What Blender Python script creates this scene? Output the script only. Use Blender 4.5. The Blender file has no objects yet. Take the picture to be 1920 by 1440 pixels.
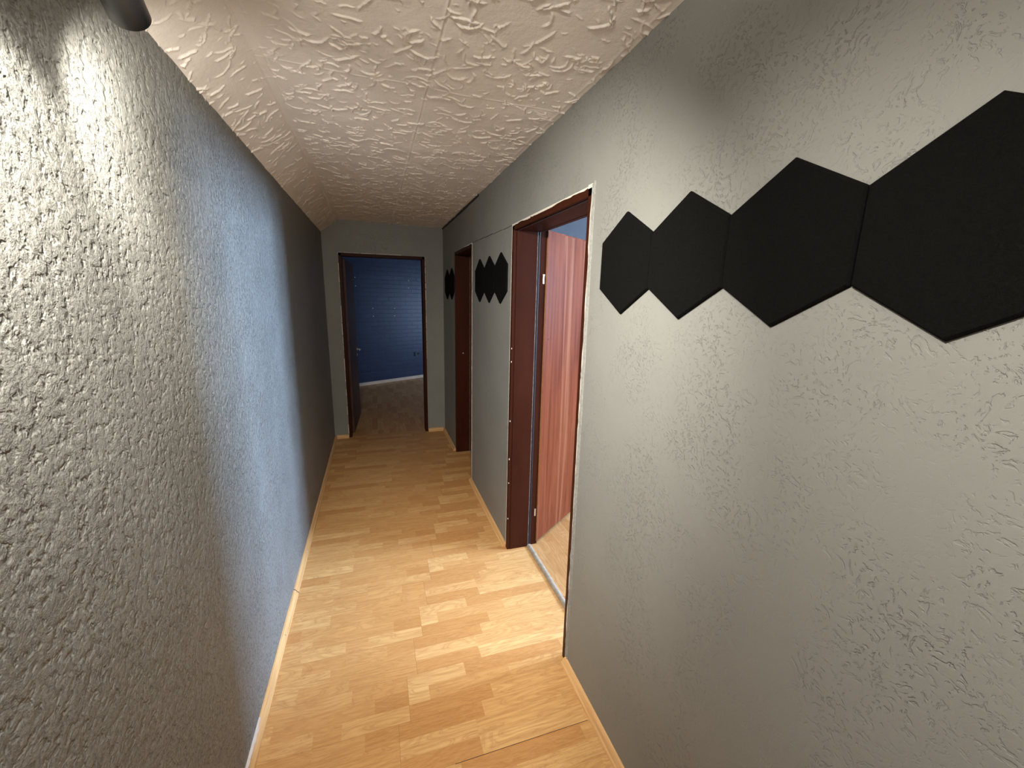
import bpy, bmesh, math, random
import numpy as np
from mathutils import Vector, Matrix

C = bpy.context.scene.collection
rnd = random.Random(7)

# ------------------------------------------------------------------ layout (metres)
W = -1.2552            # corridor face of the left wall (x); the right wall's corridor face is x = 0
YE = 4.867             # corridor face of the end wall
YB = -1.6              # wall behind the camera
HR, HL = 2.3644, 2.2445            # ceiling height at right / left wall
XF, HF = -1.0905, 2.3773           # fold between the slope and the flat ceiling
D1 = (1.42, 2.338, 2.03)           # near doorway: y0, y1, top
D2 = (3.369, 4.1375, 2.0427)       # far doorway
D3 = (-1.1026, -0.205, 2.0465)     # end doorway: x0, x1, top
WT = 0.20                          # thickness of the right wall

# ------------------------------------------------------------------ materials
def mat(name, color=(.5, .5, .5), rough=.6, metallic=0.0, spec=.5):
    m = bpy.data.materials.new(name); m.use_nodes = True
    b = m.node_tree.nodes['Principled BSDF']
    b.inputs['Base Color'].default_value = (*color, 1)
    b.inputs['Roughness'].default_value = rough
    b.inputs['Metallic'].default_value = metallic
    b.inputs['Specular IOR Level'].default_value = spec
    return m

class NT:
    """small node-building helper"""
    def __init__(s, m):
        s.t = m.node_tree; s.b = s.t.nodes['Principled BSDF']
        s.co = s.t.nodes.new('ShaderNodeTexCoord').outputs['Object']
    def n(s, kind, **kw):
        nd = s.t.nodes.new(kind)
        for k, v in kw.items(): setattr(nd, k, v)
        return nd
    def put(s, sock, v):
        if isinstance(v, bpy.types.NodeSocket): s.t.links.new(v, sock)
        else: sock.default_value = v
    def map(s, scale=(1, 1, 1), loc=(0, 0, 0), rot=(0, 0, 0), src=None):
        nd = s.n('ShaderNodeMapping')
        s.put(nd.inputs['Vector'], src or s.co)
        nd.inputs['Scale'].default_value = scale; nd.inputs['Location'].default_value = loc; nd.inputs['Rotation'].default_value = rot
        return nd.outputs[0]
    def noise(s, v, scale, detail=2, rough=.5, dist=0.0, dim='3D'):
        nd = s.n('ShaderNodeTexNoise', noise_dimensions=dim)
        s.put(nd.inputs['Vector'], v)
        nd.inputs['Scale'].default_value = scale; nd.inputs['Detail'].default_value = detail
        nd.inputs['Roughness'].default_value = rough; nd.inputs['Distortion'].default_value = dist
        return nd.outputs['Fac']
    def vor(s, v, scale, feature='F1', out='Distance', rand=1.0):
        nd = s.n('ShaderNodeTexVoronoi', feature=feature)
        s.put(nd.inputs['Vector'], v); nd.inputs['Scale'].default_value = scale; nd.inputs['Randomness'].default_value = rand
        return nd.outputs[out]
    def ramp(s, f, pts, interp='LINEAR'):
        nd = s.n('ShaderNodeValToRGB'); cr = nd.color_ramp; cr.interpolation = interp
        while len(cr.elements) < len(pts): cr.elements.new(.5)
        for e, (p, c) in zip(cr.elements, pts):
            e.position = p; e.color = (c, c, c, 1) if isinstance(c, (int, float)) else (*c, 1)
        s.put(nd.inputs['Fac'], f)
        return nd.outputs['Color']
    def math(s, op, a, b=0.0, c=0.0):
        nd = s.n('ShaderNodeMath', operation=op)
        for i, v in enumerate((a, b, c)): s.put(nd.inputs[i], v)
        return nd.outputs[0]
    def mix(s, f, a, b, mode='MIX'):
        nd = s.n('ShaderNodeMix', data_type='RGBA', blend_type=mode)
        s.put(nd.inputs['Factor'], f)
        for k, v in ((6, a), (7, b)):
            s.put(nd.inputs[k], v if isinstance(v, bpy.types.NodeSocket) else (*v, 1))
        return nd.outputs[2]
    def bump(s, h, dist, strength=1.0, prev=None):
        nd = s.n('ShaderNodeBump')
        s.put(nd.inputs['Height'], h)
        nd.inputs['Distance'].default_value = dist; nd.inputs['Strength'].default_value = strength
        if prev is not None: s.put(nd.inputs['Normal'], prev)
        return nd.outputs[0]

GREY = (.215, .217, .203)

def m_wall_rough():
    m = mat('grey rough plaster paint', GREY, .5, spec=.4); t = NT(m)
    v = t.map((1, 1, 1))
    warp = t.n('ShaderNodeVectorMath', operation='ADD')
    nz = t.n('ShaderNodeTexNoise'); t.put(nz.inputs['Vector'], v); nz.inputs['Scale'].default_value = 22; nz.inputs['Detail'].default_value = 2
    sc = t.n('ShaderNodeVectorMath', operation='SCALE'); t.put(sc.inputs[0], nz.outputs['Color']); sc.inputs['Scale'].default_value = .016
    t.put(warp.inputs[0], v); t.put(warp.inputs[1], sc.outputs[0]); wv = warp.outputs[0]
    a = t.ramp(t.noise(wv, 125, 5, .68), [(.33, 0.0), (.44, .75), (.50, .93), (.70, 1.0)])
    b = t.ramp(t.noise(wv, 52, 2, .5), [(.34, 0.0), (.455, .8), (.60, 1.0)])
    f = t.noise(v, 340, 2, .6)
    amp = t.ramp(t.noise(v, 5, 2, .5), [(.3, .55), (.65, 1.0)])
    h = t.math('ADD', t.math('MULTIPLY', a, .5), t.math('ADD', t.math('MULTIPLY', b, .85), t.math('MULTIPLY', f, .24)))
    h = t.math('MULTIPLY', h, amp)
    t.put(t.b.inputs['Normal'], t.bump(h, .0078, 1.0))
    t.put(t.b.inputs['Base Color'], t.mix(t.ramp(t.noise(v, 3, 3), [(.3, 0.0), (.7, 1.0)]), (.205, .207, .193), (.228, .230, .216)))
    return m

def m_wall_soft():
    m = mat('grey rolled plaster paint', GREY, .55, spec=.35); t = NT(m)
    v = t.map()
    warp = t.n('ShaderNodeVectorMath', operation='ADD')
    nz = t.n('ShaderNodeTexNoise'); t.put(nz.inputs['Vector'], v); nz.inputs['Scale'].default_value = 14; nz.inputs['Detail'].default_value = 3
    sc = t.n('ShaderNodeVectorMath', operation='SCALE'); t.put(sc.inputs[0], nz.outputs['Color']); sc.inputs['Scale'].default_value = .07
    t.put(warp.inputs[0], v); t.put(warp.inputs[1], sc.outputs[0]); wv = warp.outputs[0]
    a = t.ramp(t.noise(wv, 105, 3, .6), [(.36, 0.0), (.44, .9), (.6, 1.0)])
    mask = t.ramp(t.noise(v, 4.5, 3, .6), [(.41, 0.12), (.64, 1.0)])
    fine = t.noise(v, 130, 3, .6)
    h = t.math('ADD', t.math('MULTIPLY', t.math('MULTIPLY', t.math('SUBTRACT', a, 1.0), mask), .8), t.math('MULTIPLY', fine, .10))
    h = t.math('ADD', h, t.math('MULTIPLY', t.noise(v, 9, 2), .8))
    t.put(t.b.inputs['Normal'], t.bump(h, .0019, 1.0))
    t.put(t.b.inputs['Base Color'], t.mix(t.ramp(t.noise(v, 2.5, 3), [(.3, 0.0), (.7, 1.0)]), (.206, .208, .195), (.226, .228, .214)))
    return m

def m_ceiling():
    m = mat('cream trowelled ceiling plaster', (.86, .805, .745), .75, spec=.25); t = NT(m)
    h = t.math('ADD', t.math('MULTIPLY', t.noise(t.co, 35, 3, .5), .6), t.math('MULTIPLY', t.noise(t.co, 160, 2, .6), .2))
    t.put(t.b.inputs['Normal'], t.bump(h, .004, .8))
    return m

def m_floor(axis='x', name='beech ship-deck laminate', dim=1.0):
    m = mat(name, (.6, .35, .15), .38, spec=.35); t = NT(m)
    at = t.n('ShaderNodeAttribute', attribute_name='tone')
    sep = t.n('ShaderNodeSeparateColor'); t.put(sep.inputs[0], at.outputs['Color'])
    tone, seed, odd = sep.outputs[0], sep.outputs[1], sep.outputs[2]
    base = t.ramp(tone, [(0.0, (.68, .43, .185)), (.35, (.59, .335, .130)), (.65, (.51, .258, .090)), (1.0, (.43, .198, .062))])
    off = t.n('ShaderNodeCombineXYZ'); t.put(off.inputs[0], t.math('MULTIPLY', seed, 37.0)); t.put(off.inputs[1], t.math('MULTIPLY', seed, 11.0)); t.put(off.inputs[2], t.math('MULTIPLY', seed, 23.0))
    add = t.n('ShaderNodeVectorMath', operation='ADD'); t.put(add.inputs[0], t.co); t.put(add.inputs[1], off.outputs[0])
    v = add.outputs[0]
    al = (lambda a, b: (a, b, 1)) if axis == 'x' else (lambda a, b: (b, a, 1))
    grain = t.noise(t.map(al(5, 120), src=v), 1, 3, .55)
    fine = t.noise(t.map(al(30, 420), src=v), 1, 2, .6)
    # cathedral figure: contour bands of a stretched noise
    field = t.noise(t.map(al(2.6, 13), src=v), 1, 1, .4, .3)
    ring = t.math('SINE', t.math('MULTIPLY', field, 75.0))
    ring = t.ramp(t.math('MULTIPLY_ADD', ring, .5, .5), [(.0, 0.0), (.62, .25), (.88, 1.0), (1.0, .35)])
    broad = t.noise(t.map(al(3, 38), src=v), 1, 2, .5)
    c = t.mix(t.math('MULTIPLY', ring, .5), base, (.36, .155, .048))
    c = t.mix(t.ramp(broad, [(.35, 0.0), (.7, .40)]), c, (.47, .24, .085))
    c = t.mix(t.ramp(grain, [(.42, 0.0), (.68, .48)]), c, (.36, .16, .05))
    c = t.mix(t.ramp(fine, [(.45, 0.0), (.8, .32)]), c, (.74, .49, .225))
    # flecked (spalted) blocks
    fleck = t.ramp(t.noise(t.map(al(60, 200), src=v), 1, 2, .6), [(.60, 0.0), (.68, 1.0)])
    c = t.mix(t.math('MULTIPLY', t.math('MULTIPLY', fleck, odd), .45), c, (.36, .18, .07))
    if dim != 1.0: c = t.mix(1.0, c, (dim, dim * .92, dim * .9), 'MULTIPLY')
    t.put(t.b.inputs['Base Color'], c)
    t.put(t.b.inputs['Normal'], t.bump(t.math('ADD', grain, t.math('MULTIPLY', fine, .4)), .0004, .5))
    t.put(t.b.inputs['Roughness'], t.math('MULTIPLY_ADD', grain, .14, .34))
    return m

def m_leaf():
    m = mat('red mahogany veneer', (.36, .15, .09), .42, spec=.07); t = NT(m)
    g = t.noise(t.map((26, 26, 1.2)), 1, 4, .6, .4)
    c = t.ramp(g, [(.28, (.094, .0185, .0062)), (.48, (.155, .036, .0135)), (.62, (.185, .047, .018)), (.8, (.25, .078, .036))])
    f = t.noise(t.map((190, 190, 7)), 1, 2, .6)
    c = t.mix(t.ramp(f, [(.5, 0.0), (.75, .4)]), c, (.09, .018, .006))
    st = t.ramp(t.noise(t.map((9, 9, .25)), 1, 2, .5), [(.56, 0.0), (.62, .55), (.66, 0.0)])
    c = t.mix(st, c, (.30, .115, .055))
    t.put(t.b.inputs['Base Color'], c)
    return m

def m_frame():
    m = mat('dark red brown door frame paint', (.085, .024, .012), .5, spec=.08); t = NT(m)
    n = t.noise(t.map((8, 8, 1.5)), 1, 4, .6)
    t.put(t.b.inputs['Base Color'], t.ramp(n, [(.3, (.030, .0072, .0030)), (.7, (.046, .0118, .0050))]))
    sc = t.ramp(t.noise(t.map((60, 60, 25)), 1, 4, .7), [(.72, 0.0), (.75, 1.0)])
    t.put(t.b.inputs['Roughness'], t.math('MULTIPLY_ADD', sc, .3, .46))
    t.put(t.b.inputs['Normal'], t.bump(t.noise(t.co, 45, 2), .0015, .4))
    return m

def m_felt():
    m = mat('black polyester felt', (.0085, .0083, .008), .95, spec=.05); t = NT(m)
    fib = t.noise(t.map((60, 240, 900), rot=(.5, .2, .1)), 1, 3, .7)
    fib2 = t.noise(t.map((60, 900, 240), rot=(-.6, .1, 0)), 1, 3, .7)
    f = t.math('MAXIMUM', fib, fib2)
    t.put(t.b.inputs['Base Color'], t.ramp(f, [(.45, (.0026, .0025, .0024)), (.72, (.0075, .0073, .0071))]))
    t.put(t.b.inputs['Normal'], t.bump(f, .0015, .6))
    return m

def m_brick():
    m = mat('navy painted brick', (.03, .05, .10), .42, spec=.5); t = NT(m)
    br = t.n('ShaderNodeTexBrick'); t.put(br.inputs['Vector'], t.map((1, 1, 1), rot=(math.radians(-90), 0, 0)))
    # local x runs along the wall, local z up
    br.inputs['Scale'].default_value = 1.0; br.inputs['Brick Width'].default_value = .24; br.inputs['Row Height'].default_value = .075
    br.inputs['Mortar Size'].default_value = .007; br.inputs['Mortar Smooth'].default_value = .4
    br.inputs['Color1'].default_value = (.024, .040, .105, 1); br.inputs['Color2'].default_value = (.034, .058, .13, 1)
    br.inputs['Mortar'].default_value = (.036, .058, .12, 1)
    n = t.noise(t.co, 14, 3, .6)
    t.put(t.b.inputs['Base Color'], t.mix(t.ramp(n, [(.3, 0.0), (.75, .6)]), br.outputs['Color'], (.018, .030, .07)))
    h = t.math('ADD', t.math('SUBTRACT', 1.0, br.outputs['Fac']), t.math('MULTIPLY', t.noise(t.co, 60, 3), .5))
    t.put(t.b.inputs['Normal'], t.bump(h, .0023, 1.0))
    return m

def m_skirt():
    m = mat('beech skirting foil', (.62, .37, .16), .42, spec=.4); t = NT(m)
    g = t.noise(t.map((160, 4, 160)), 1, 3, .6)
    t.put(t.b.inputs['Base Color'], t.ramp(g, [(.3, (.50, .27, .105)), (.55, (.63, .375, .165)), (.8, (.70, .45, .22))]))
    return m

def m_noisy(name, c1, c2, scale, rough=.6, bump=0.0, spec=.4):
    m = mat(name, c1, rough, spec=spec); t = NT(m)
    n = t.noise(t.co, scale, 3, .6)
    t.put(t.b.inputs['Base Color'], t.ramp(n, [(.3, c1), (.7, c2)]))
    if bump: t.put(t.b.inputs['Normal'], t.bump(n, bump, .8))
    return m

M_ROUGH, M_SOFT, M_CEIL = m_wall_rough(), m_wall_soft(), m_ceiling()
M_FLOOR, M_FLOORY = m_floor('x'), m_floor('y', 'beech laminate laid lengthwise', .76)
M_LEAF, M_FRAME, M_FELT, M_BRICK, M_SKIRT = m_leaf(), m_frame(), m_felt(), m_brick(), m_skirt()
M_ROOM = m_noisy('blue grey room paint', (.052, .051, .056), (.062, .062, .067), 6, .6, .001)
M_WHITE = m_noisy('white room paint', (.60, .60, .58), (.66, .66, .64), 6, .7)
M_CHIP = m_noisy('cream paint chip', (.62, .58, .50), (.74, .71, .64), 60, .6, .002)
M_CAULK = m_noisy('grey caulk', (.20, .20, .19), (.30, .30, .285), 70, .5, .003)
M_GASKET = m_noisy('dark rubber gasket', (.016, .011, .012), (.028, .021, .023), 80, .6, 0.0, .2)
M_SEALEDGE = m_noisy('pale frame edge', (.09, .075, .07), (.20, .18, .17), 40, .6, 0.0, .2)
M_THRESH = m_noisy('pale grey edge strip', (.25, .205, .155), (.36, .31, .25), 45, .5, .002)
M_METAL = mat('brushed hinge steel', (.75, .73, .70), .28, metallic=1.0)
M_LAMP = m_noisy('matt black lamp enamel', (.020, .020, .021), (.026, .026, .027), 30, .38)
M_REFL = mat('lamp reflector', (.7, .7, .7), .25, metallic=1.0)
M_DARK = mat('dark crack', (.02, .02, .018), .9)
M_EDGE = m_noisy('brown door edge', (.22, .095, .036), (.27, .12, .05), 25, .5, 0.0, .1)
M_LEAFSHADE = m_noisy('mahogany veneer darkened as shade', (.070, .034, .028), (.10, .048, .038), 9, .5, 0.0, .15)  # same mahogany as the near leaf, the end room's weak light darkened into it
M_SOCKET = mat('dark socket plastic', (.008, .010, .016), .35)
M_PLUG = mat('white filler', (.85, .85, .85), .7)
M_PINK = m_noisy('pale overpaint', (.62, .55, .53), (.72, .66, .64), 30, .6)
M_BULB = mat('lamp lens', (1, 1, 1), .4)
M_BULB.node_tree.nodes['Principled BSDF'].inputs['Emission Color'].default_value = (1, .93, .80, 1)
M_BULB.node_tree.nodes['Principled BSDF'].inputs['Emission Strength'].default_value = 12

# ------------------------------------------------------------------ object helpers
def link(name, me, m=None, parent=None):
    o = bpy.data.objects.new(name, me); C.objects.link(o)
    if m is not None and me is not None: me.materials.append(m)
    if parent is not None:
        o.parent = parent
        o.location = -world_loc(parent)
    return o

def world_loc(o):
    v = o.location.copy(); p = o.parent
    while p is not None: v += p.location; p = p.parent
    return v

def obj(name, bm, m, parent=None, smooth=False):
    me = bpy.data.meshes.new(name)
    bmesh.ops.recalc_face_normals(bm, faces=bm.faces)
    bm.to_mesh(me); bm.free()
    if smooth:
        for p in me.polygons: p.use_smooth = True
        me.set_sharp_from_angle(angle=math.radians(40))
    return link(name, me, m, parent)

def tag(o, label=None, cat=None, group=None, kind=None):
    if label: o['label'] = label
    if cat: o['category'] = cat
    if group: o['group'] = group
    if kind: o['kind'] = kind
    return o

def thing(name, loc, label, cat, group=None, kind=None):
    o = bpy.data.objects.new(name, None); C.objects.link(o); o.location = loc
    o.empty_display_size = .1
    return tag(o, label, cat, group, kind)

def box(bm, a, b, bevel=0.0, mx=None):
    r = bmesh.ops.create_cube(bm, size=1)
    vs = r['verts']
    s = [b[i] - a[i] for i in range(3)]; c = [(a[i] + b[i]) / 2 for i in range(3)]
    bmesh.ops.scale(bm, vec=s, verts=vs); bmesh.ops.translate(bm, vec=c, verts=vs)
    if bevel:
        es = list({e for v in vs for e in v.link_edges})
        rr = bmesh.ops.bevel(bm, geom=es, offset=bevel, segments=2, affect='EDGES', profile=.5)
        vs = list({v for f in rr['faces'] for v in f.verts} | {v for v in vs if v.is_valid})
    if mx is not None: bmesh.ops.transform(bm, matrix=mx, verts=[v for v in vs if v.is_valid])
    return vs

def bx(a, b, bevel=0.0):
    bm = bmesh.new(); box(bm, a, b, bevel); return bm

def tube_between(bm, p, q, r0, r1=None, seg=24, cap=True):
    p, q = Vector(p), Vector(q); d = q - p
    rr = bmesh.ops.create_cone(bm, cap_ends=cap, segments=seg, radius1=r0, radius2=r0 if r1 is None else r1, depth=d.length)
    mx = Matrix.Translation((p + q) / 2) @ d.to_track_quat('Z', 'Y').to_matrix().to_4x4()
    bmesh.ops.transform(bm, matrix=mx, verts=rr['verts'])

def lathe(bm, prof, p, d, seg=32):
    """prof: list of (radius, distance along d from p)"""
    d = Vector(d).normalized(); R = d.to_track_quat('Z', 'Y').to_matrix()
    rings = []
    for r, t in prof:
        rings.append([bm.verts.new(Vector(p) + R @ Vector((r * math.cos(2 * math.pi * i / seg), r * math.sin(2 * math.pi * i / seg), t))) for i in range(seg)])
    for a, b in zip(rings, rings[1:]):
        for i in range(seg): bm.faces.new((a[i], a[(i + 1) % seg], b[(i + 1) % seg], b[i]))
    return rings

def extrude_profile(bm, prof, y0, y1, mapf, n=1, wob=0.0):
    """prof: closed 2-D outline, swept from y0 to y1; mapf(p, q, y) -> xyz"""
    rows = []
    for k in range(n + 1):
        y = y0 + (y1 - y0) * k / n
        dx = wob * math.sin(k * 1.7) * (0 < k < n)
        rows.append([bm.verts.new(mapf(p + dx, q, y)) for p, q in prof])
    m = len(prof)
    for a, b in zip(rows, rows[1:]):
        for i in range(m): bm.faces.new((a[i], a[(i + 1) % m], b[(i + 1) % m], b[i]))
    bm.faces.new(rows[0]); bm.faces.new(rows[-1][::-1])

def slab_with_holes(us, vs, holes, P, t0, t1):
    """a wall slab on a u/v grid with rectangular holes; P(u, v, t) -> xyz"""
    bm = bmesh.new(); vd = {}
    def V(i, j, t):
        k = (i, j, t)
        if k not in vd: vd[k] = bm.verts.new(P(us[i], vs[j], t))
        return vd[k]
    def solid(i, j):
        if not (0 <= i < len(us) - 1 and 0 <= j < len(vs) - 1): return False
        cu, cv = (us[i] + us[i + 1]) / 2, (vs[j] + vs[j + 1]) / 2
        return not any(a < cu < b and c < cv < d for a, b, c, d in holes)
    for i in range(len(us) - 1):
        for j in range(len(vs) - 1):
            if not solid(i, j): continue
            for t in (t0, t1): bm.faces.new((V(i, j, t), V(i + 1, j, t), V(i + 1, j + 1, t), V(i, j + 1, t)))
            for (di, dj), (a, b) in {(-1, 0): ((i, j), (i, j + 1)), (1, 0): ((i + 1, j), (i + 1, j + 1)), (0, -1): ((i, j), (i + 1, j)), (0, 1): ((i, j + 1), (i + 1, j + 1))}.items():
                if not solid(i + di, j + dj):
                    bm.faces.new((V(*a, t0), V(*b, t0), V(*b, t1), V(*a, t1)))
    return bm

# ------------------------------------------------------------------ floors
PW = .2013; SW = PW / 3; PL = 1.283
STRIPS = {   # block starts along a plank and their tone (0 pale .. 1 dark); a minus sign marks a flecked block
    0: [[(0, .78), (.29, .06), (.80, .5), (1.0, .62), (1.15, .55)],
        [(0, .22), (.29, .28), (.66, -.30), (.92, .52)],
        [(0, .85), (.33, .32), (.80, .55), (.98, .42), (1.16, .72)]],
    1: [[(0, .80), (.34, .30), (.74, -.22), (.93, .50), (1.03, .25)],
        [(0, .04), (.085, .42), (.44, -.18), (.78, .58), (1.15, .90)],
        [(0, .10), (.25, .74), (.72, .40), (1.06, .62)]],
}
def plank_floor(name, rects, z0, m, swap=False, jitter=0.0, y_ref=1.147, x_ref=-.745, depth=.05, seam_dark=True):
    """laminate with three strips a plank; every block is a face that carries its own tone"""
    verts, faces, tones = [], [], []
    def quad(x0, x1, y0, y1, t, s, o):
        for rx0, rx1, ry0, ry1 in rects:
            a, b, c, d = max(x0, rx0), min(x1, rx1), max(y0, ry0), min(y1, ry1)
            if b - a < 1e-5 or d - c < 1e-5: continue
            k = len(verts)
            pts = [(a, c), (b, c), (b, d), (a, d)]
            verts.extend([((q, p, z0) if swap else (p, q, z0)) for p, q in pts])
            faces.append((k, k + 1, k + 2, k + 3)); tones.append((t, s, o))
    xs0 = min(r[0] for r in rects); xs1 = max(r[1] for r in rects)
    ys0 = min(r[2] for r in rects); ys1 = max(r[3] for r in rects)
    k0 = math.floor((ys0 - y_ref) / PW); k1 = math.ceil((ys1 - y_ref) / PW)
    for k in range(k0, k1):
        joint = x_ref + .0455 * k + rnd.uniform(-jitter, jitter)
        yb = y_ref + k * PW
        n0 = math.floor((xs0 - joint) / PL) - 1; n1 = math.ceil((xs1 - joint) / PL) + 1
        for n in range(n0, n1):
            far = abs(k - 2) > 4
            for s in range(3):
                bl = STRIPS[k % 2][s]
                for i, (u, t) in enumerate(bl):
                    u1 = bl[i + 1][0] if i + 1 < len(bl) else PL
                    fleck = 1.0 if t < 0 else 0.0
                    t = min(1, max(0, abs(t) + rnd.uniform(-.07, .07)))
                    sd = (k % 2) * .31 + s * .137 + i * .059 + (0 if not far else 0) + .013 * (k // 2) % 1
                    lo = joint + n * PL + u; hi = joint + n * PL + u1
                    quad(lo, hi, yb + s * SW, yb + (s + 1) * SW, t, sd % 1, fleck)
    me = bpy.data.meshes.new(name); me.from_pydata(verts, [], faces)
    ca = me.color_attributes.new('tone', 'FLOAT_COLOR', 'CORNER')
    buf = np.ones((len(faces) * 4, 4), np.float32)
    buf[:, :3] = np.repeat(np.array(tones, np.float32), 4, axis=0)
    ca.data.foreach_set('color', buf.ravel())
    me.update()
    return link(name, me, m)

fl = plank_floor('floor', [(W - .005, .0, YB, YE), (0, .14, D1[0] + .02, D1[1] - .02), (0, .14, D2[0] + .02, D2[1] - .02), (D3[0] + .02, D3[1] - .02, YE, YE + .06)], 0.0, M_FLOOR)
tag(fl, 'beech laminate corridor floor with strips running across', 'floor', kind='structure')
# joints between planks: thin dark lines, one open gap near the front
bm = bmesh.new()
for k in range(-14, 20):
    y = 1.147 + k * PW
    if YB < y < YE: box(bm, (W + .03, y - .00035, -.002), (-.03, y + .00035, .0002))
    j = -.745 + .0455 * k
    for n in (-1, 0, 1):
        x = j + n * PL
        if W + .03 < x < -.03: box(bm, (x - .0006, y, -.002), (x + .0006, y + PW, .0002))
M_OPEN = mat('open plank joint', (.09, .04, .015), .9)
M_JOINT = mat('plank joint', (.30, .15, .058), .7)
obj('plank_joint', bm, M_JOINT, fl)
bm = bmesh.new(); box(bm, (-.56, 1.1458, -.002), (-.03, 1.1480, .0004)); obj('open_joint', bm, M_OPEN, fl)
bm = bmesh.new(); box(bm, (W - .2, YB - .2, -.10), (.0, YE + .1, -.004)); box(bm, (0, D1[0] - .1, -.10), (.16, D1[1] + .1, -.004)); box(bm, (0, D2[0] - .1, -.10), (.16, D2[1] + .1, -.004))
obj('subfloor', bm, M_THRESH, fl)

R1 = dict(x0=WT, x1=3.7, y0=-.5, y1=3.05, h=2.45)
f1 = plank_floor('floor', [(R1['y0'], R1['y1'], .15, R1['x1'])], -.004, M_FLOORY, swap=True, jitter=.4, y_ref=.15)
tag(f1, 'beech laminate floor of the bright side room, seen past the open door', 'floor', kind='structure')
R3 = dict(x0=-2.4, x1=2.4, y0=YE + .13, y1=9.8, h=2.45)
f3 = plank_floor('floor', [(YE + .06, R3['y1'], R3['x0'], R3['x1'])], -.001, m_floor('y', 'end room laminate'), swap=True, jitter=.4, y_ref=-2.4)
tag(f3, 'laminate floor of the dim blue room at the end of the corridor', 'floor', kind='structure')

# ------------------------------------------------------------------ corridor walls
bm = slab_with_holes([YB - .1, YE + .13], [-.02, HL + .03], [], lambda u, v, t: (t, u, v), W - .12, W)
tag(obj('wall_left', bm, M_ROUGH), 'long grey wall with coarse rough plaster on the left', 'wall', kind='structure')

us = [YB - .1, D1[0] + .012, D1[1] - .012, D2[0] + .012, D2[1] - .012, YE + .13]
vs = [-.02, 2.0, D1[2] - .012, D2[2] - .012, HR + .02]
bm = slab_with_holes(us, vs, [(us[1], us[2], -.1, vs[2]), (us[3], us[4], -.1, vs[3])], lambda u, v, t: (t, u, v), 0.0, WT)
wr = tag(obj('wall_right', bm, M_SOFT), 'grey painted wall on the right with two doorways and black panels', 'wall', kind='structure')
# hairline crack running between the two door heads
bm = bmesh.new()
y = D1[1] + .02
while y < D2[0] - .04:
    l = rnd.uniform(.08, .22); y2 = min(y + l, D2[0] - .02)
    z = 2.030 + (y - D1[1]) / (D2[0] - D1[1]) * .019
    box(bm, (-.0012, y, z - .0016), (.004, y2, z + .0016 + rnd.uniform(-.0006, .001)))
    y = y2 + rnd.uniform(.006, .03)
obj('crack', bm, M_DARK, wr)

us = [W - .12, D3[0] + .012, D3[1] - .012, WT]
vs = [-.02, D3[2] - .012, HF + .04]
bm = slab_with_holes(us, vs, [(us[1], us[2], -.1, vs[1])], lambda u, v, t: (u, t, v), YE, YE + .13)
tag(obj('wall_end', bm, M_SOFT), 'dim grey wall at the end of the corridor around the open doorway', 'wall', kind='structure')
bm = slab_with_holes([W - .12, WT], [-.02, HF + .04], [], lambda u, v, t: (u, t, v), YB - .1, YB)
tag(obj('wall_back', bm, M_SOFT), 'grey wall behind the viewer closing the corridor', 'wall', kind='structure')

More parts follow.
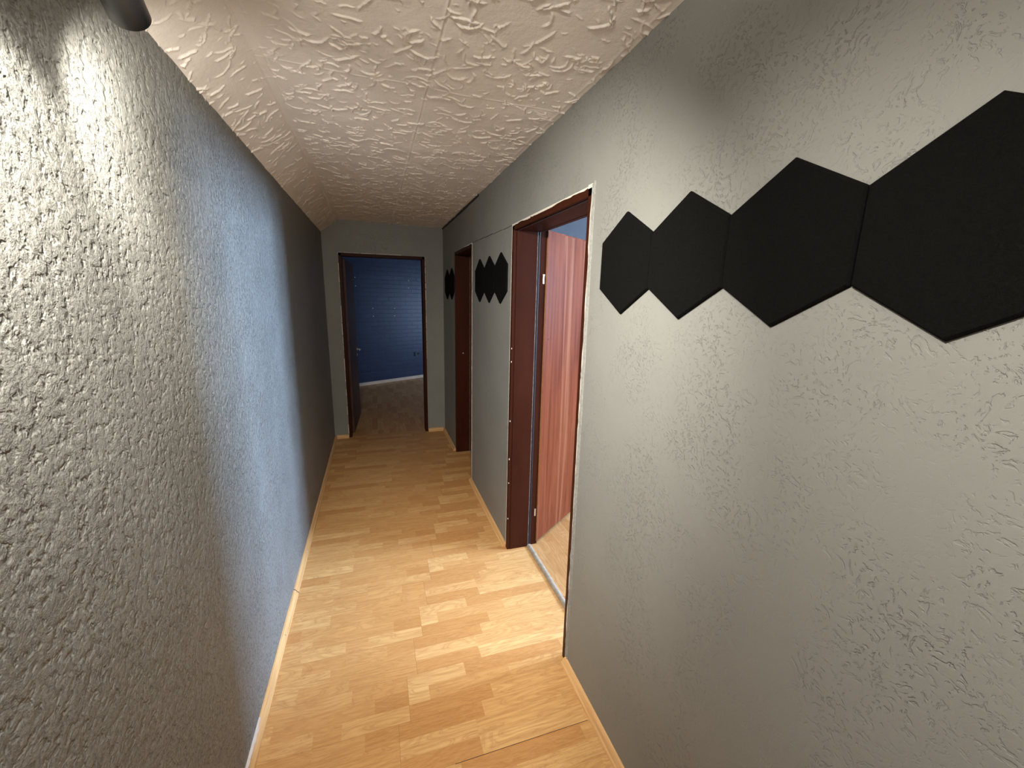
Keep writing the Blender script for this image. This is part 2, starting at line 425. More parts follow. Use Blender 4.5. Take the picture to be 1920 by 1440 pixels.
# ------------------------------------------------------------------ ceiling: trowelled ridges as real relief
def build_ceiling():
    rs = np.random.default_rng(11)
    sl = math.hypot(XF - W, HF - HL)
    s = np.arange(-.012, sl + (0 - XF) + .012, .0026)
    ys = np.concatenate([np.arange(YB - .02, .94, .045), np.arange(.95, 2.5, .0025), np.arange(2.5, 3.5, .004), np.arange(3.5, YE + .02, .005)])
    S, Y = np.meshgrid(s, ys)
    Hh = np.zeros_like(S)
    # soft undulation
    for _ in range(60):
        kx, ky = rs.normal(0, 18, 2); Hh += .00018 * np.sin(kx * S + ky * Y + rs.uniform(0, 6.3))
    # ridges
    n = 0
    per = 430
    area = (s[-1] - s[0]) * (YE - .95)
    marks = []; Rg = np.zeros_like(S)
    for _ in range(int(area * per)):
        x, y = rs.uniform(s[0], s[-1]), rs.uniform(.95, YE)
        small = rs.random() < .40
        L = rs.uniform(.010, .028) if small else rs.uniform(.03, .085)
        ang = rs.normal(0, .8) if rs.random() < .55 else rs.uniform(0, math.pi)
        marks.append((x, y, L, ang, rs.normal(0, 32 if small else 19), small))
        if not small and rs.random() < .40:          # a hook or branch leaving the end of the mark
            e = rs.choice([-.5, .5, .15]) * L
            marks.append((x + e * math.cos(ang), y + e * math.sin(ang), L * rs.uniform(.35, .7), ang + rs.choice([-1, 1]) * rs.uniform(.6, 1.5), rs.normal(0, 18), False))
    for cs, cy, L, ang, curv, small in marks:
        w = rs.uniform(.0017, .0030); tail = rs.uniform(1.3, 3.4)
        hgt = rs.uniform(.0020, .0042) if small else rs.uniform(.0034, .0072)
        side = rs.choice([-1, 1])
        m = 14
        tt = np.linspace(-.5, .5, m) * L
        px = cs + tt * math.cos(ang) - .5 * curv * tt ** 2 * math.sin(ang) + np.convolve(rs.normal(0, .0022, m + 2), (.3, .4, .3), 'valid')
        py = cy + tt * math.sin(ang) + .5 * curv * tt ** 2 * math.cos(ang) + np.convolve(rs.normal(0, .0022, m + 2), (.3, .4, .3), 'valid')
        pad = .016
        i0, i1 = np.searchsorted(s, [px.min() - pad, px.max() + pad]); j0, j1 = np.searchsorted(ys, [py.min() - pad, py.max() + pad])
        if i1 - i0 < 2 or j1 - j0 < 2: continue
        SS, YY = S[j0:j1, i0:i1], Y[j0:j1, i0:i1]
        best = np.full(SS.shape, 9.0); sd = np.zeros(SS.shape); tp = np.zeros(SS.shape)
        for q in range(m - 1):
            ax, ay = px[q], py[q]; dx, dy = px[q + 1] - ax, py[q + 1] - ay
            ll = dx * dx + dy * dy + 1e-12
            u = np.clip(((SS - ax) * dx + (YY - ay) * dy) / ll, 0, 1)
            ex, ey = SS - ax - u * dx, YY - ay - u * dy
            d = np.hypot(ex, ey); k = d < best
            best[k] = d[k]; sd[k] = (np.sign(ex * dy - ey * dx))[k]; tp[k] = ((q + u) / (m - 1))[k]
        taper = np.clip(np.minimum(tp, 1 - tp) * 6 + .3, 0, 1)
        # a dragged trowel mark: steep on one side, longer soft tail on the other
        ww = np.where(sd * side > 0, w, w * tail)
        prof = np.clip(1 - best / ww, 0, 1) ** np.where(sd * side > 0, .8, 1.5)
        Rg[j0:j1, i0:i1] = np.maximum(Rg[j0:j1, i0:i1], prof * hgt * taper)
    Hh += Rg
    # board joints: pressed tape along the fold, a centre joint and cross joints
    flat = S > sl
    X = XF + (S - sl)
    band = (S > sl - .012) & (S < sl + .026)
    Hh[band] *= .25
    Hh -= .0022 * np.exp(-((X + 1.063) / .0028) ** 2) * (Y < 2.1)
    Hh += .0022 * np.exp(-((X + .549 + .0015 * np.sin(Y * 9)) / .0032) ** 2) - .0016 * np.exp(-((X + .541) / .0028) ** 2)
    for yj, aj in ((1.703, .0016), (2.236, .0008), (2.77, .0006), (3.30, .0006), (3.84, .0006)):
        Hh += np.where(flat, aj * np.exp(-((Y - yj - .0012 * np.sin(X * 14)) / .003) ** 2), 0)
    Hh += .0011 * np.exp(-((X + .022) / .005) ** 2)          # filler bead along the right wall
    # world position (relief points into the room)
    onslope = S <= sl
    f = np.clip(S / sl, -1, 1)
    tx, tz = (XF - W) / sl, (HF - HL) / sl
    xw = np.where(onslope, W + S * tx, X); zw = np.where(onslope, HL + S * tz, HF + (X - XF) * (HR - HF) / (0 - XF))
    nx = np.where(onslope, tz, 0.0); nz = np.where(onslope, -tx, -1.0)
    blend = np.clip(1 - np.abs(S - sl) / .012, 0, 1) * .5
    nx2 = nx * (1 - blend) + blend * tz * .5
    P = np.stack([xw + nx2 * Hh, Y, zw + nz * Hh], -1).reshape(-1, 3)
    nj, ni = S.shape
    idx = np.arange(nj * ni).reshape(nj, ni)
    q = np.stack([idx[:-1, :-1], idx[1:, :-1], idx[1:, 1:], idx[:-1, 1:]], -1).reshape(-1, 4)
    me = bpy.data.meshes.new('ceiling')
    me.vertices.add(len(P)); me.vertices.foreach_set('co', P.astype(np.float32).ravel())
    me.loops.add(q.size); me.loops.foreach_set('vertex_index', q.astype(np.int32).ravel())
    me.polygons.add(len(q)); me.polygons.foreach_set('loop_start', np.arange(0, q.size, 4, dtype=np.int32))
    me.polygons.foreach_set('use_smooth', np.ones(len(q), bool))
    me.update(); me.validate()
    return link('ceiling', me, M_CEIL)
ce = build_ceiling()
tag(ce, 'cream plaster ceiling with trowelled ridges and a sloped left edge', 'ceiling', kind='structure')
bm = bmesh.new(); box(bm, (W - .12, YB - .1, HF + .02), (WT, YE + .13, HF + .12)); obj('ceiling_slab', bm, M_WHITE, ce)
bm = bmesh.new(); box(bm, (W - .12, YB - .1, HL + .03), (W - .03, YE + .13, HF + .05)); obj('ceiling_edge', bm, M_WHITE, ce)
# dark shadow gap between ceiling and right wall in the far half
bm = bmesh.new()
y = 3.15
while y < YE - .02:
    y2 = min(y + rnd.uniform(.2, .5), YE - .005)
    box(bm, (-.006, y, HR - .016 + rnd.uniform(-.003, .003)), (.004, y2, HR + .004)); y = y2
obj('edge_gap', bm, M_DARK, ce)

# ------------------------------------------------------------------ skirting
SK = [(0, 0), (.027, 0), (.0285, .004), (.026, .0095), (.021, .0115), (.0185, .0135), (.0165, .019), (.011, .0255), (.005, .029), (0, .030)]
def skirting(name, label, y0, y1, mapf, n=1, wob=0.0):
    bm = bmesh.new(); extrude_profile(bm, SK, y0, y1, mapf, n, wob)
    return tag(obj(name, bm, M_SKIRT, smooth=True), label, 'baseboard', kind='structure')
LM = lambda p, q, y: (W + p * .9 - .001, y, q * .95)
RM = lambda p, q, y: (-p + .001, y, q)
bl = skirting('baseboard_left', 'beech skirting strip along the foot of the rough left wall', YB, YE, LM, 40, .0009)
skirting('baseboard_right', 'short beech skirting strip at the right wall, nearest the viewer', YB, 1.416, RM)
skirting('baseboard_right', 'beech skirting strip between the two doorways on the right', 2.345, 3.39, RM)
skirting('baseboard_right', 'short beech skirting strip beyond the far doorway on the right', 4.15, YE, RM)
EM = lambda p, q, x: (x, YE - p + .001, q * 1.35)
skirting('baseboard_end', 'stub of beech skirting left of the end doorway', W + .02, D3[0] - .004, EM)
skirting('baseboard_end', 'stub of beech skirting right of the end doorway', D3[1] + .004, -.02, EM)
# screws in the skirting, and paint left on the near end
def screw(p, parent, d):
    bm = bmesh.new(); lathe(bm, [(.0001, .0016), (.0022, .0016), (.0034, .0006), (.0036, 0)], p, d, 12)
    return obj('screw', bm, M_METAL, parent, True)
for y in (1.93, 2.62, 3.3): screw((W + .0165, y, .0175), bl, (1, 0, .5))
bm = bmesh.new()
y = .95
while y < 1.50:
    y2 = y + .02; w_ = .0125 + rnd.uniform(-.0015, .0015) - (.004 if y > 1.47 else 0)
    box(bm, (W, y, .0215), (W + w_ * .8, y2, .0298 + .0003)); y = y2
obj('paint_smear', bm, M_PINK, bl)
# joint block in the left skirting
bm = bmesh.new(); extrude_profile(bm, [(p * 1.05, q * 1.03) for p, q in SK], 2.245, 2.249, LM); obj('joint', bm, M_DARK, bl)

# ------------------------------------------------------------------ doors
def jag_strip(y0, y1, z, depth=.006, axis='y', lo=.002, hi=.009, step=.012, x=-.0016):
    """ragged smear of overpaint along a frame edge"""
    bm = bmesh.new(); k = y0
    a = rnd.uniform(lo, hi)
    while k < y1:
        k2 = min(k + rnd.uniform(step * .5, step * 1.6), y1)
        b = max(lo, min(hi, a + rnd.uniform(-.004, .004)))
        if rnd.random() < .1: b = hi * 1.25
        if axis == 'y': pts = [(k, z), (k2, z), (k2, z - b), (k, z - a)]
        else: pts = [(z, k), (z, k2), (z + b, k2), (z + a, k)]
        f = [bm.verts.new((x, p, q)) for p, q in pts]; g = [bm.verts.new((x + .002, p, q)) for p, q in pts]
        bm.faces.new(f); bm.faces.new(g[::-1])
        for i in range(4): bm.faces.new((f[i], f[(i + 1) % 4], g[(i + 1) % 4], g[i]))
        a = b; k = k2
    return bm

def side_door(n, y0, y1, zt, label, dn):
    """lined doorway through the right wall: casing flush with the corridor, lining, rebate, room-side casing"""
    d = thing(dn, (0, (y0 + y1) / 2, 0), label, 'door', kind='structure')
    F = .030; L = .143
    def part(name, m, *bs, bev=.0):
        bm = bmesh.new()
        for a, b in bs: box(bm, a, b, bev)
        return obj(name, bm, m, d)
    # corridor casing (face 30 mm wide)
    fr = part('frame', M_FRAME, ((-.0012, y0, 0), (.018, y0 + F, zt)), ((-.0012, y1 - F, 0), (.018, y1, zt)), ((-.0012, y0, zt - F), (.018, y1, zt)), bev=.001)
    # lining
    part('jamb', M_FRAME, ((.018, y1 - F - .002, 0), (L, y1, zt)))
    part('jamb', M_FRAME, ((.018, y0, 0), (L, y0 + F + .002, zt)))
    part('head', M_FRAME, ((.018, y0, zt - F - .002), (L, y1, zt)))
    part('groove', M_DARK, ((.0172, y0 + F, zt - F - .0035), (.0205, y1 - F, zt - F - .0015)))
    # rebate for the leaf, room casing
    part('rebate', M_FRAME, ((L, y1 - F + .013, 0), (WT, y1, zt)), ((L, y0, 0), (WT, y0 + F - .013, zt)), ((L, y0, zt - F + .013), (WT, y1, zt)))
    part('room_casing', M_FRAME, ((WT, y1 - F + .013, 0), (WT + .012, y1 + .045, zt + .045)), ((WT, y0 - .045, 0), (WT + .012, y0 + F - .013, zt + .045)), ((WT, y0, zt - F + .013), (WT + .012, y1, zt + .045)))
    # sealing gasket: pale edge line and dark rubber lip
    bm = bmesh.new()
    for s in (0, 1):
        ya = y1 - F - .004 if s == 0 else y0 + F
        ya += .0015 if s == 0 else -.0015
        box(bm, (L - .001, ya, 0), (L + .003, ya + .004, zt - F))
    obj('seal_edge', bm, M_SEALEDGE, d)
    bm = bmesh.new()
    tube_between(bm, (L + .012, y1 - F + .006, 0), (L + .012, y1 - F + .006, zt - F + .006), .0075, seg=12)
    tube_between(bm, (L + .012, y0 + F - .006, 0), (L + .012, y0 + F - .006, zt - F + .006), .0075, seg=12)
    tube_between(bm, (L + .012, y0 + F, zt - F + .006), (L + .012, y1 - F, zt - F + .006), .0075, seg=12)
    obj('gasket', bm, M_GASKET, d, True)
    return d, fr

def handle(parent, p, out, along):
    """lever handle with rose, neck and bar"""
    bm = bmesh.new(); p, out, along = Vector(p), Vector(out).normalized(), Vector(along).normalized()
    lathe(bm, [(.0001, .007), (.022, .007), (.025, .003), (.025, 0)], p, out, 24)
    tube_between(bm, p, p + out * .045, .009, seg=14)
    tube_between(bm, p + out * .045 - along * .008, p + out * .045 + along * .115, .009, .0075, seg=14)
    lathe(bm, [(.0001, .006), (.018, .006), (.020, .002), (.020, 0)], p - Vector((0, 0, .075)), out, 20)
    return obj('handle', bm, M_METAL, parent, True)

def leaf_mesh(width, height, t=.040, lip=.013):
    """leaf in its own frame: hinge corner at x=0, runs +x, corridor face at y=0, thickness +y"""
    bm = bmesh.new()
    box(bm, (0, 0, 0), (width, t - .014, height), .0015)
    box(bm, (-lip, t - .014, 0), (width + lip, t, height + lip), .0015)
    return bm

# near doorway, leaf swung 126 degrees into the room
d1, fr1 = side_door(1, *D1, 'near doorway on the right with dark red frame and mahogany leaf standing open', 'door_1')
ang = math.radians(36.2)
LW, LH = .862, 1.988
mx = Matrix.Translation((.212, 2.315, .022)) @ Matrix.Rotation(ang, 4, 'Z')
bm = leaf_mesh(LW, LH); bm.transform(mx)
# darker brown hinge edge is a separate part
leaf = obj('leaf', bm, M_LEAF, d1)
leaf['label'] = 'reddish mahogany veneer leaf'
bm = bmesh.new(); box(bm, (-.0015, .0012, .0), (.0003, .0255, LH - .03), mx=mx); box(bm, (-.0145, .026, 0), (-.0128, .0395, LH - .03), mx=mx)
obj('leaf_edge', bm, M_EDGE, leaf)
bm = bmesh.new(); box(bm, (-.002, .001, LH - .032), (.0012, .026, LH), mx=mx); obj('edge_notch', bm, M_DARK, leaf)
for z in (1.74, .235):
    bm = bmesh.new()
    tube_between(bm, (.192, 2.322, z - .026), (.192, 2.322, z + .022), .0065, seg=16)
    tube_between(bm, (.192, 2.322, z + .022), (.192, 2.322, z + .026), .0078, seg=16)
    obj('hinge', bm, M_METAL, leaf, True)
hp = mx @ Vector((LW - .07, 0, 1.03)); hn = mx.to_3x3() @ Vector((0, -1, 0)); ha = mx.to_3x3() @ Vector((-1, 0, 0))
handle(leaf, hp, hn, ha)
bm = bmesh.new(); lathe(bm, [(.0001, .001), (.004, .001), (.005, 0)], mx @ Vector((.045, 0, 1.36)), hn, 10); obj('nail_hole', bm, M_DARK, leaf)
# raised caulk bead beside the near jamb and cream overpaint on the edges
bm = bmesh.new()
def bead(bm, yc, w, hgt, z0, z1, n=70):
    prof = [(-w, 0), (-w * .7, hgt * .7), (0, hgt), (w * .7, hgt * .7), (w, 0)]
    rows = []
    for k in range(n + 1):
        z = z0 + (z1 - z0) * k / n
        g = 1 + .22 * math.sin(k * 2.1) + .18 * math.sin(k * .73 + 1)
        o = .0009 * math.sin(k * .9) + .0007 * math.sin(k * 2.7)
        if rnd.random() < .06: g *= 1.7
        rows.append([bm.verts.new((-h * g, yc + p + o, z)) for p, h in prof])
    for a, b in zip(rows, rows[1:]):
        for i in range(len(prof) - 1): bm.faces.new((a[i], a[i + 1], b[i + 1], b[i]))
    bm.faces.new(rows[0]); bm.faces.new(rows[-1])
bead(bm, D1[0] - .004, .0045, .0045, .03, D1[2] + .006)
bead(bm, D1[0] - .017, .0035, .0036, .03, D1[2] + .014)
obj('caulk_bead', bm, M_CAULK, d1, True)
obj('overpaint', jag_strip(.08, D1[2] + .003, D1[0] + .0005, axis='z', lo=.001, hi=.0052, step=.03, x=-.0022), M_CHIP, d1)
obj('overpaint', jag_strip(D1[0], D1[1], D1[2] + .004, axis='y', lo=.004, hi=.0095, step=.02, x=-.0022), M_CHIP, d1)
bm = jag_strip(.02, D1[2], D1[1] + .001, axis='z', lo=-.0006, hi=.0012, step=.03, x=-.0022)
obj('overpaint', bm, M_CHIP, d1)
bm = bmesh.new(); box(bm, (-.0022, D1[1] - .006, D1[2] - .010), (0, D1[1] + .002, D1[2] + .006)); box(bm, (-.0026, D1[0] - .001, D1[2] - .004), (0, D1[0] + .03, D1[2] + .009)); obj('paint_blob', bm, M_CHIP, d1)
# chips on the reveal edge
bm = bmesh.new()
for z in (.22, .47, .63, .88, 1.25, 1.33):
    s = rnd.uniform(.003, .007); box(bm, (-.0016, D1[1] - .03 - .001, z), (.002, D1[1] - .03 + s * .5, z + s * 1.6))
obj('chipped_spot', bm, M_CHIP, d1)
# rounded edge strip closing the laminate in the doorway
bm = bmesh.new(); extrude_profile(bm, [(-.017, -.004), (-.015, .006), (-.008, .0125), (0, .0145), (.008, .0125), (.015, .006), (.017, -.004)], D1[0] + .032, D1[1] - .030, lambda p, q, y: (.152 + p, y, q), 12, .0006)
tag(obj('trim_1', bm, M_THRESH, smooth=True), 'pale grey rounded threshold strip in the near right doorway', 'threshold', kind='structure')

# far doorway, leaf closed deep in the lining
d2, fr2 = side_door(2, *D2, 'far doorway on the right, only its dark red jamb in view', 'door_2')
bm = bmesh.new(); box(bm, (.150, D2[0] + .02, .006), (.190, D2[1] - .02, D2[2] - .02), .0015)
lf2 = obj('leaf', bm, M_LEAF, d2)
handle(lf2, (.150, D2[0] + .09, 1.04), (-1, 0, 0), (0, 1, 0))
obj('overpaint', jag_strip(.03, D2[2] + .004, D2[0] - .001, axis='z', lo=.004, hi=.007, step=.05, x=-.0022), M_CHIP, d2)
obj('overpaint', jag_strip(D2[0], D2[0] + .30, D2[2] + .004, axis='y', lo=.003, hi=.007, step=.03, x=-.0022), M_CHIP, d2)
bm = bmesh.new(); lathe(bm, [(.0001, .0015), (.004, .0015), (.006, 0)], (.075, D2[1] - .032, 1.06), (0, -1, 0), 12); obj('screw', bm, M_METAL, d2, True)

# end doorway, leaf swung open along the left
d3 = thing('door_3', ((D3[0] + D3[1]) / 2, YE, 0), 'end doorway with dark frame, its leaf open into the blue room', 'door', kind='structure')
x0, x1, zt = D3; F = .028
bm = bmesh.new()
for a, b in (((x0, YE - .0012, 0), (x0 + F, YE + .02, zt)), ((x1 - F, YE - .0012, 0), (x1, YE + .02, zt)), ((x0, YE - .0012, zt - F), (x1, YE + .02, zt))): box(bm, a, b, .001)
obj('frame', bm, M_FRAME, d3)
obj('jamb', bx((x0, YE + .02, 0), (x0 + F + .002, YE + .14, zt)), M_FRAME, d3)
obj('jamb', bx((x1 - F - .002, YE + .02, 0), (x1, YE + .14, zt)), M_FRAME, d3)
obj('head', bx((x0, YE + .02, zt - F - .002), (x1, YE + .14, zt)), M_FRAME, d3)
mx3 = Matrix.Translation((-1.050, YE + .15, .010)) @ Matrix.Rotation(math.radians(87.0), 4, 'Z')
bm = leaf_mesh(.835, 1.985); bm.transform(mx3)
lf3 = obj('leaf', bm, M_LEAFSHADE, d3)
handle(lf3, mx3 @ Vector((.765, 0, .90)), mx3.to_3x3() @ Vector((0, -1, 0)), mx3.to_3x3() @ Vector((-1, 0, 0)))
def xz_jag(xa, xb, za, zb, vertical):
    bm = bmesh.new(); a0, a1 = (za, zb) if vertical else (xa, xb); k = a0
    while k < a1:
        k2 = min(k + rnd.uniform(.03, .14), a1); w = rnd.uniform(.002, .007)
        if rnd.random() < .8:
            if vertical: box(bm, (xa - w * .5, YE - .003, k), (xa + w * .5, YE, k2))
            else: box(bm, (k, YE - .003, za - w * .4), (k2, YE, za + w * .4))
        k = k2 + rnd.uniform(0, .02)
    return bm
obj('overpaint', xz_jag(x0 - .004, 0, .05, zt, True), M_CHIP, d3)
obj('overpaint', xz_jag(x1 + .003, 0, .9, zt, True), M_CHIP, d3)
obj('overpaint', xz_jag(x0, x1, zt + .004, 0, False), M_CHIP, d3)

# ------------------------------------------------------------------ black hexagonal acoustic panels
HS = .1566; PIT = math.sqrt(3) * HS + .0017; HZ = 1.7455; HT = .0105
bm = bmesh.new()
ring = [(HS * math.sin(math.radians(60 * i)), HS * math.cos(math.radians(60 * i))) for i in range(6)]
prof = [(1.0, 0.0), (1.0, HT - .0060), (.997, HT - .0046), (.974, HT - .0006), (.968, HT)]
rows = [[bm.verts.new((-d, y * s, z * s)) for y, z in ring] for s, d in prof]
for a, b in zip(rows, rows[1:]):
    for i in range(6): bm.faces.new((a[i], a[(i + 1) % 6], b[(i + 1) % 6], b[i]))
bm.faces.new(rows[0]); bm.faces.new(rows[-1][::-1])
hex0 = obj('acoustic_panel', bm, M_FELT)
spots = [(1.177, 'black felt hexagon panel nearest the open door, first of the row of four'),
         (1.177 - PIT, 'black felt hexagon panel second from the open door in the row of four'),
         (1.177 - 2 * PIT, 'black felt hexagon panel third from the open door in the row of four'),
         (1.177 - 3 * PIT, 'largest looking black felt hexagon panel, cut off by the right edge of the photo'),
         (3.0899, 'black felt hexagon panel beside the far doorway, leftmost of the middle three'),
         (3.0899 - PIT, 'black felt hexagon panel in the centre of the middle three'),
         (3.0899 - 2 * PIT, 'black felt hexagon panel beside the near door frame, rightmost of the middle three'),
         (4.5573, 'narrow looking black felt hexagon panel closest to the end wall corner'),
         (4.5573 - PIT, 'black felt hexagon panel just left of the far doorway, nearer of the last two')]
groups = ['hexagon panels in the near row of four'] * 4 + ['hexagon panels between the doorways'] * 3 + ['hexagon panels by the end wall'] * 2
for i, ((y, lab), g) in enumerate(zip(spots, groups)):
    o = hex0 if i == 0 else hex0.copy()
    if i: C.objects.link(o)
    o.location = (-.0003, y, HZ); o.rotation_euler = (rnd.uniform(-.006, .006) if i else 0, 0, 0)
    tag(o, lab, 'wall panel', g)

# ------------------------------------------------------------------ ceiling spotlight bar (one head reaches into view)
HEADS = [  # mouth, aim, power, cone, visible
    ((-1.107, .907, 2.054), (-.06, .905, -.42), 'A'),
    ((-1.075, .56, 2.10), (-.35, .35, -.87), 'B'),
    ((-.98, .72, 2.14), (.75, .75, -.62), 'C'),
    ((-.98, .16, 2.14), (.80, .42, -.86), 'D'),
    ((-.95, .36, 2.12), (.10, .82, -.57), 'E'),  # unseen head, added to brighten the floor
    ((-.93, .08, 2.13), (.20, .62, .66), 'F'),  # unseen head turned upward, added as fill for the ceiling
]
RAIL = (-1.02, 2.335)
lampT = thing('ceiling_spotlight', (RAIL[0], .5, RAIL[1]), 'dark grey cylindrical spotlight head below the ceiling at the top left corner', 'spotlight')
obj('rail', bx((RAIL[0] - .02, .05, RAIL[1] - .012), (RAIL[0] + .02, 1.0, RAIL[1] + .03), .003), M_LAMP, lampT)
LD = {}
for (p, a, key) in HEADS:
    p, a = Vector(p), Vector(a).normalized(); Lh = .125; r = .0275
    bm = bmesh.new()
    prof = [(.0001, -Lh), (r * .85, -Lh), (r, -Lh + .005), (r, -.0015), (r - .0012, 0), (r - .0028, 0), (r - .003, -.006), (r - .004, -.030)]
    lathe(bm, prof, p, a, 40)
    hd = obj('lamp_head', bm, M_LAMP, lampT, True)
    bm = bmesh.new(); rg = lathe(bm, [(r - .0035, -.028), (r - .008, -.030), (.0001, -.031)], p, a, 32)
    obj('bulb', bm, M_BULB, hd, True)
    bm = bmesh.new()
    b = p - a * (Lh * .62); top = Vector((RAIL[0], b.y, RAIL[1] - .012))
    tube_between(bm, b, Vector((b.x * .35 + top.x * .65, b.y, (b.z + r))), .0065, seg=14); tube_between(bm, Vector((b.x * .35 + top.x * .65, b.y, b.z + r)), top, .0065, seg=14)
    obj('arm', bm, M_LAMP, lampT, True)
    LD[key] = (p, a)

def spot(name, p, a, power, size, blend, radius, col):
    l = bpy.data.lights.new(name, 'SPOT'); l.energy = power; l.spot_size = math.radians(size); l.spot_blend = blend
    l.shadow_soft_size = radius; l.color = col
    o = bpy.data.objects.new(name, l); C.objects.link(o)
    o.location = p; o.rotation_euler = Vector(a).to_track_quat('-Z', 'Y').to_euler()
    return o
WARM = (1.0, .935, .82)
SPOTS = dict(A=(28, 112, .7, .012), B=(70, 100, .35, .012), C=(125, 92, .8, .014), D=(78, 92, .9, .014), E=(97, 100, 1.0, .014), F=(68, 116, 1.0, .014))
for k, (pw, sz, bl_, rad) in SPOTS.items():
    p, a = LD[k]
    spot('spotlight_beam', p + a * .014, (-.09, .92, -.36) if k == 'A' else a, pw, sz, bl_, rad, WARM)

# added unseen globe behind the viewer, fill light for ceiling and walls
gl = thing('fill_globe', (-.62, -1.0, HF), 'added unseen opal globe behind the viewer, a fill light for the ceiling', 'fill light')
bm = bmesh.new(); lathe(bm, [(.0001, .02), (.05, .02), (.055, 0)], (-.62, -1.0, HF - .004), (0, 0, -1)); tube_between(bm, (-.62, -1.0, HF - .02), (-.62, -1.0, 2.06), .006)
obj('rose', bm, M_LAMP, gl, True)
bm = bmesh.new(); bmesh.ops.create_uvsphere(bm, u_segments=32, v_segments=20, radius=.10); bmesh.ops.translate(bm, vec=(-.62, -1.0, 1.97), verts=bm.verts)
M_GLOBE = mat('opal fill globe glow', (.9, .88, .84), .3)
M_GLOBE.node_tree.nodes['Principled BSDF'].inputs['Emission Color'].default_value = (1, .91, .80, 1)
M_GLOBE.node_tree.nodes['Principled BSDF'].inputs['Emission Strength'].default_value = 48
obj('globe', bm, M_GLOBE, gl, True)

# ------------------------------------------------------------------ side room (bright, daylight)
x0, x1, y0, y1, h = R1['x0'], R1['x1'], R1['y0'], R1['y1'], R1['h']
tag(obj('wall_partition', slab_with_holes([x0, x1 + .2], [-.02, h], [], lambda u, v, t: (u, t, v), y1, y1 + .12), M_ROOM), 'blue grey wall of the side room above the open door leaf', 'wall', kind='structure')
tag(obj('wall_near', slab_with_holes([x0, x1 + .2], [-.02, h], [], lambda u, v, t: (u, t, v), y0 - .12, y0), M_ROOM), 'hidden near wall of the side room', 'wall', kind='structure')
WY = (.35, 1.85, 1.28, 2.28)
tag(obj('wall_window', slab_with_holes([y0 - .12, WY[0], WY[1], y1 + .12], [-.02, WY[2], WY[3], h], [WY], lambda u, v, t: (t, u, v), x1, x1 + .25), M_WHITE), 'hidden window wall of the side room', 'wall', kind='structure')
tag(obj('ceiling', bx((x0, y0 - .12, h), (x1 + .25, y1 + .12, h + .1)), M_WHITE), 'hidden white ceiling of the side room', 'ceiling', kind='structure')
w1 = thing('window_1', (x1 + .1, (WY[0] + WY[1]) / 2, WY[2]), 'hidden window lighting the side room', 'window', kind='structure')
def win_frame(a0, a1, z0, z1, P):
    bm = bmesh.new(); f = .05
    for q in ((a0, a0 + f, z0, z1), (a1 - f, a1, z0, z1), (a0, a1, z0, z0 + f), (a0, a1, z1 - f, z1), ((a0 + a1) / 2 - .03, (a0 + a1) / 2 + .03, z0, z1)):
        A, B = P(q[0], q[2], 0), P(q[1], q[3], 1); box(bm, [min(A[i], B[i]) for i in range(3)], [max(A[i], B[i]) for i in range(3)], .002)
    return bm
obj('window_frame', win_frame(*WY, lambda a, z, t: (x1 + .08 + .06 * t, a, z)), M_WHITE, w1)

def area(name, p, d, sx, sy, power, col):
    l = bpy.data.lights.new(name, 'AREA'); l.shape = 'RECTANGLE'; l.size = sx; l.size_y = sy; l.energy = power; l.color = col
    o = bpy.data.objects.new(name, l); C.objects.link(o); o.location = p
    o.rotation_euler = Vector(d).to_track_quat('-Z', 'Y').to_euler()
    return o
area('daylight', (x1 + .30, (WY[0] + WY[1]) / 2, (WY[2] + WY[3]) / 2), (-1, 0, -.2), WY[1] - WY[0], WY[3] - WY[2], 820, (.46, .67, 1.0))

# ------------------------------------------------------------------ end room with navy brick wall
x0, x1, y0, y1, h = R3['x0'], R3['x1'], R3['y0'], R3['y1'], R3['h']
A = Vector((-1.052, 7.70, 0)); B = Vector((.095, 8.28, 0)); dr = (B - A).normalized()
bang = math.atan2(dr.y, dr.x)
me_bm = bx((-1.6, 0, -.02), (3.3, .12, h))
bw = obj('wall_brick', me_bm, M_BRICK); bw.location = A; bw.rotation_euler = (0, 0, bang)
tag(bw, 'navy blue painted brick wall seen through the end doorway', 'wall', kind='structure')
bm = bmesh.new(); box(bm, (-1.6, -.018, 0), (3.3, .002, .055), .003)
M_SK3 = m_noisy('pale skirting', (.74, .60, .49), (.82, .70, .60), 12, .45)
bs = obj('baseboard_brick', bm, M_SK3); bs.location = A; bs.rotation_euler = (0, 0, bang)
tag(bs, 'pale skirting board at the foot of the navy brick wall', 'baseboard', kind='structure')
tag(obj('wall_outer', slab_with_holes([y0, y1], [-.02, h], [], lambda u, v, t: (t, u, v), x0 - .12, x0), M_ROOM), 'hidden left wall of the end room', 'wall', kind='structure')
W3 = (6.5, 7.9, .5, 1.9)
tag(obj('wall_window', slab_with_holes([y0, W3[0], W3[1], y1], [-.02, W3[2], W3[3], h], [W3], lambda u, v, t: (t, u, v), x1, x1 + .2), M_ROOM), 'hidden window wall of the end room', 'wall', kind='structure')
bm = bmesh.new()
box(bm, (x0, YE + .0005, -.02), (W - .12, YE + .13, h)); box(bm, (WT, YE, -.02), (x1, YE + .13, h)); box(bm, (W - .12, YE, HF + .04), (WT, YE + .13, h))
tag(obj('wall_side', bm, M_ROOM), 'hidden near wall of the end room beside the doorway', 'wall', kind='structure')
tag(obj('ceiling', bx((x0 - .12, y0, h), (x1 + .2, y1, h + .1)), M_WHITE), 'hidden ceiling of the end room', 'ceiling', kind='structure')
w2 = thing('window_2', (x1 + .08, (W3[0] + W3[1]) / 2, W3[2]), 'hidden window lighting the end room', 'window', kind='structure')
obj('window_frame', win_frame(*W3, lambda a, z, t: (x1 + .06 + .06 * t, a, z)), M_WHITE, w2)
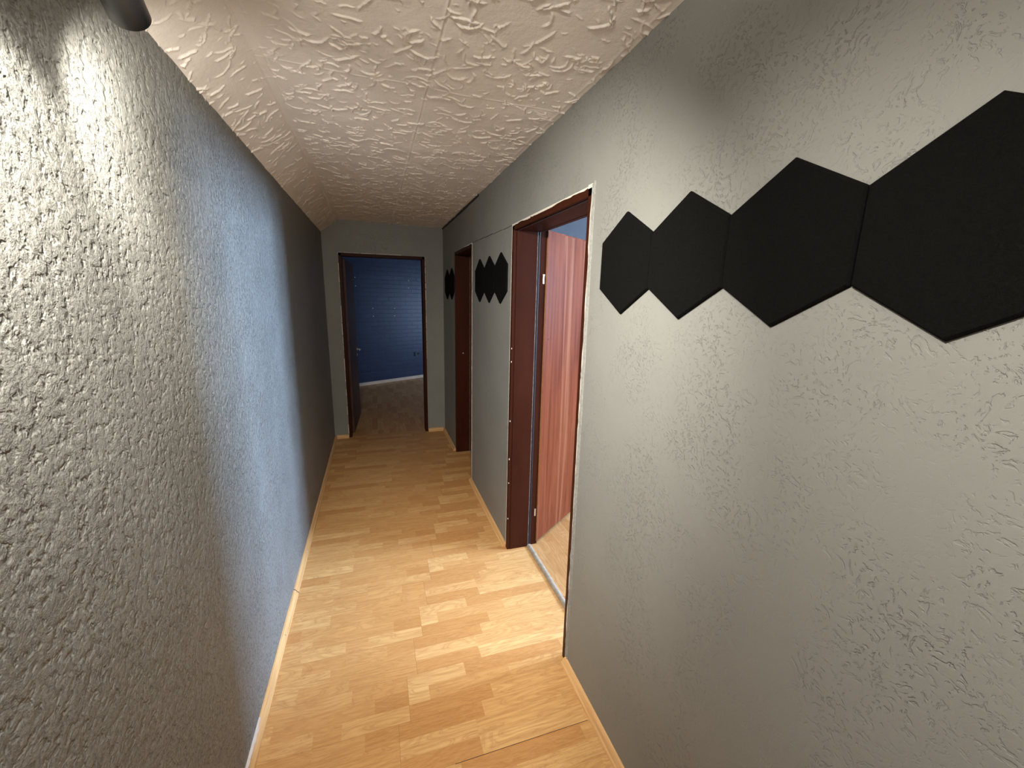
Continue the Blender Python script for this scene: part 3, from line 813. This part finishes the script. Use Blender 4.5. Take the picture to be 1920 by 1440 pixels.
la = area('daylight', (x1 + .25, (W3[0] + W3[1]) / 2, (W3[2] + W3[3]) / 2), (-1, .38, -.12), W3[1] - W3[0], W3[3] - W3[2], 18, (.55, .74, 1.0))
la.data.spread = math.radians(110)
# white filled screw holes in pairs, and the socket
nrm = Vector((dr.y, -dr.x, 0))
def on_brick(s, z, off=0.0): return A + dr * s + nrm * off + Vector((0, 0, z))
PL8 = [(-.006, 1.892, 'white dot of filler at the upper left of the navy wall, upper of its pair'),
       (-.002, 1.751, 'white dot of filler at the upper left of the navy wall, lower of its pair'),
       (1.028, 1.882, 'white dot of filler at the upper right of the navy wall, upper of its pair'),
       (1.024, 1.746, 'white dot of filler at the upper right of the navy wall, lower of its pair'),
       (.291, 1.373, 'white dot of filler left of the middle of the navy wall, upper of its pair'),
       (.293, 1.233, 'white dot of filler left of the middle of the navy wall, lower of its pair'),
       (.720, 1.371, 'white dot of filler right of the middle of the navy wall, upper of its pair'),
       (.714, 1.235, 'white dot of filler right of the middle of the navy wall, lower of its pair')]
bm = bmesh.new(); lathe(bm, [(.0001, .0025), (.006, .0022), (.0085, 0)], (0, 0, 0), nrm, 14)
plug0 = obj('filler_dot', bm, M_PLUG)
for i, (s, z, lab) in enumerate(PL8):
    o = plug0 if i == 0 else plug0.copy()
    if i: C.objects.link(o)
    o.location = on_brick(s, z, .0004); tag(o, lab, 'filler dot', 'filler dots on the navy wall')
sk = thing('wall_socket', on_brick(1.16, .485), 'dark wall socket low on the right of the navy brick wall', 'socket')
def sock_box(s0, s1, z0, z1, t0, t1):
    m_ = Matrix.Translation(A) @ Matrix.Rotation(bang, 4, 'Z')
    bm = bmesh.new(); box(bm, (s0, -t1, z0), (s1, -t0, z1), .0015, mx=m_); return bm
obj('plate', sock_box(1.108, 1.138, .445, .525, .0003, .010), M_SOCKET, sk)
bm = bmesh.new(); lathe(bm, [(.0001, .012), (.017, .012), (.020, .008), (.020, 0)], on_brick(1.205, .487, .0003), nrm, 20)
obj('outlet', bm, M_SOCKET, sk, True)

# ------------------------------------------------------------------ world and camera
w = bpy.data.worlds.new('sky'); bpy.context.scene.world = w; w.use_nodes = True
bg = w.node_tree.nodes['Background']
bg.inputs['Color'].default_value = (.45, .62, 1.0, 1); bg.inputs['Strength'].default_value = .5

cam = bpy.data.cameras.new('camera'); co = bpy.data.objects.new('camera', cam); C.objects.link(co)
cam.sensor_width = 36; cam.lens = 771.05 / 1920 * 36; cam.clip_start = .02
ya, pi_, ro = map(math.radians, (18.4284, -12.0475, 1.3072))
fw = Vector((math.sin(ya) * math.cos(pi_), math.cos(ya) * math.cos(pi_), math.sin(pi_)))
r0 = Vector((math.cos(ya), -math.sin(ya), 0)); u0 = r0.cross(fw)
rr = r0 * math.cos(ro) + u0 * math.sin(ro); uu = -r0 * math.sin(ro) + u0 * math.cos(ro)
co.matrix_world = Matrix(((rr.x, uu.x, -fw.x, -.7617), (rr.y, uu.y, -fw.y, 0), (rr.z, uu.z, -fw.z, 1.6379), (0, 0, 0, 1)))
sc = bpy.context.scene
sc.camera = co
sc.view_settings.view_transform = 'Standard'; sc.view_settings.look = 'None'; sc.view_settings.gamma = 1.0
sc.view_settings.use_curve_mapping = False
sc.view_settings.exposure = 0.0
sc.cycles.max_bounces = 8; sc.cycles.diffuse_bounces = 5
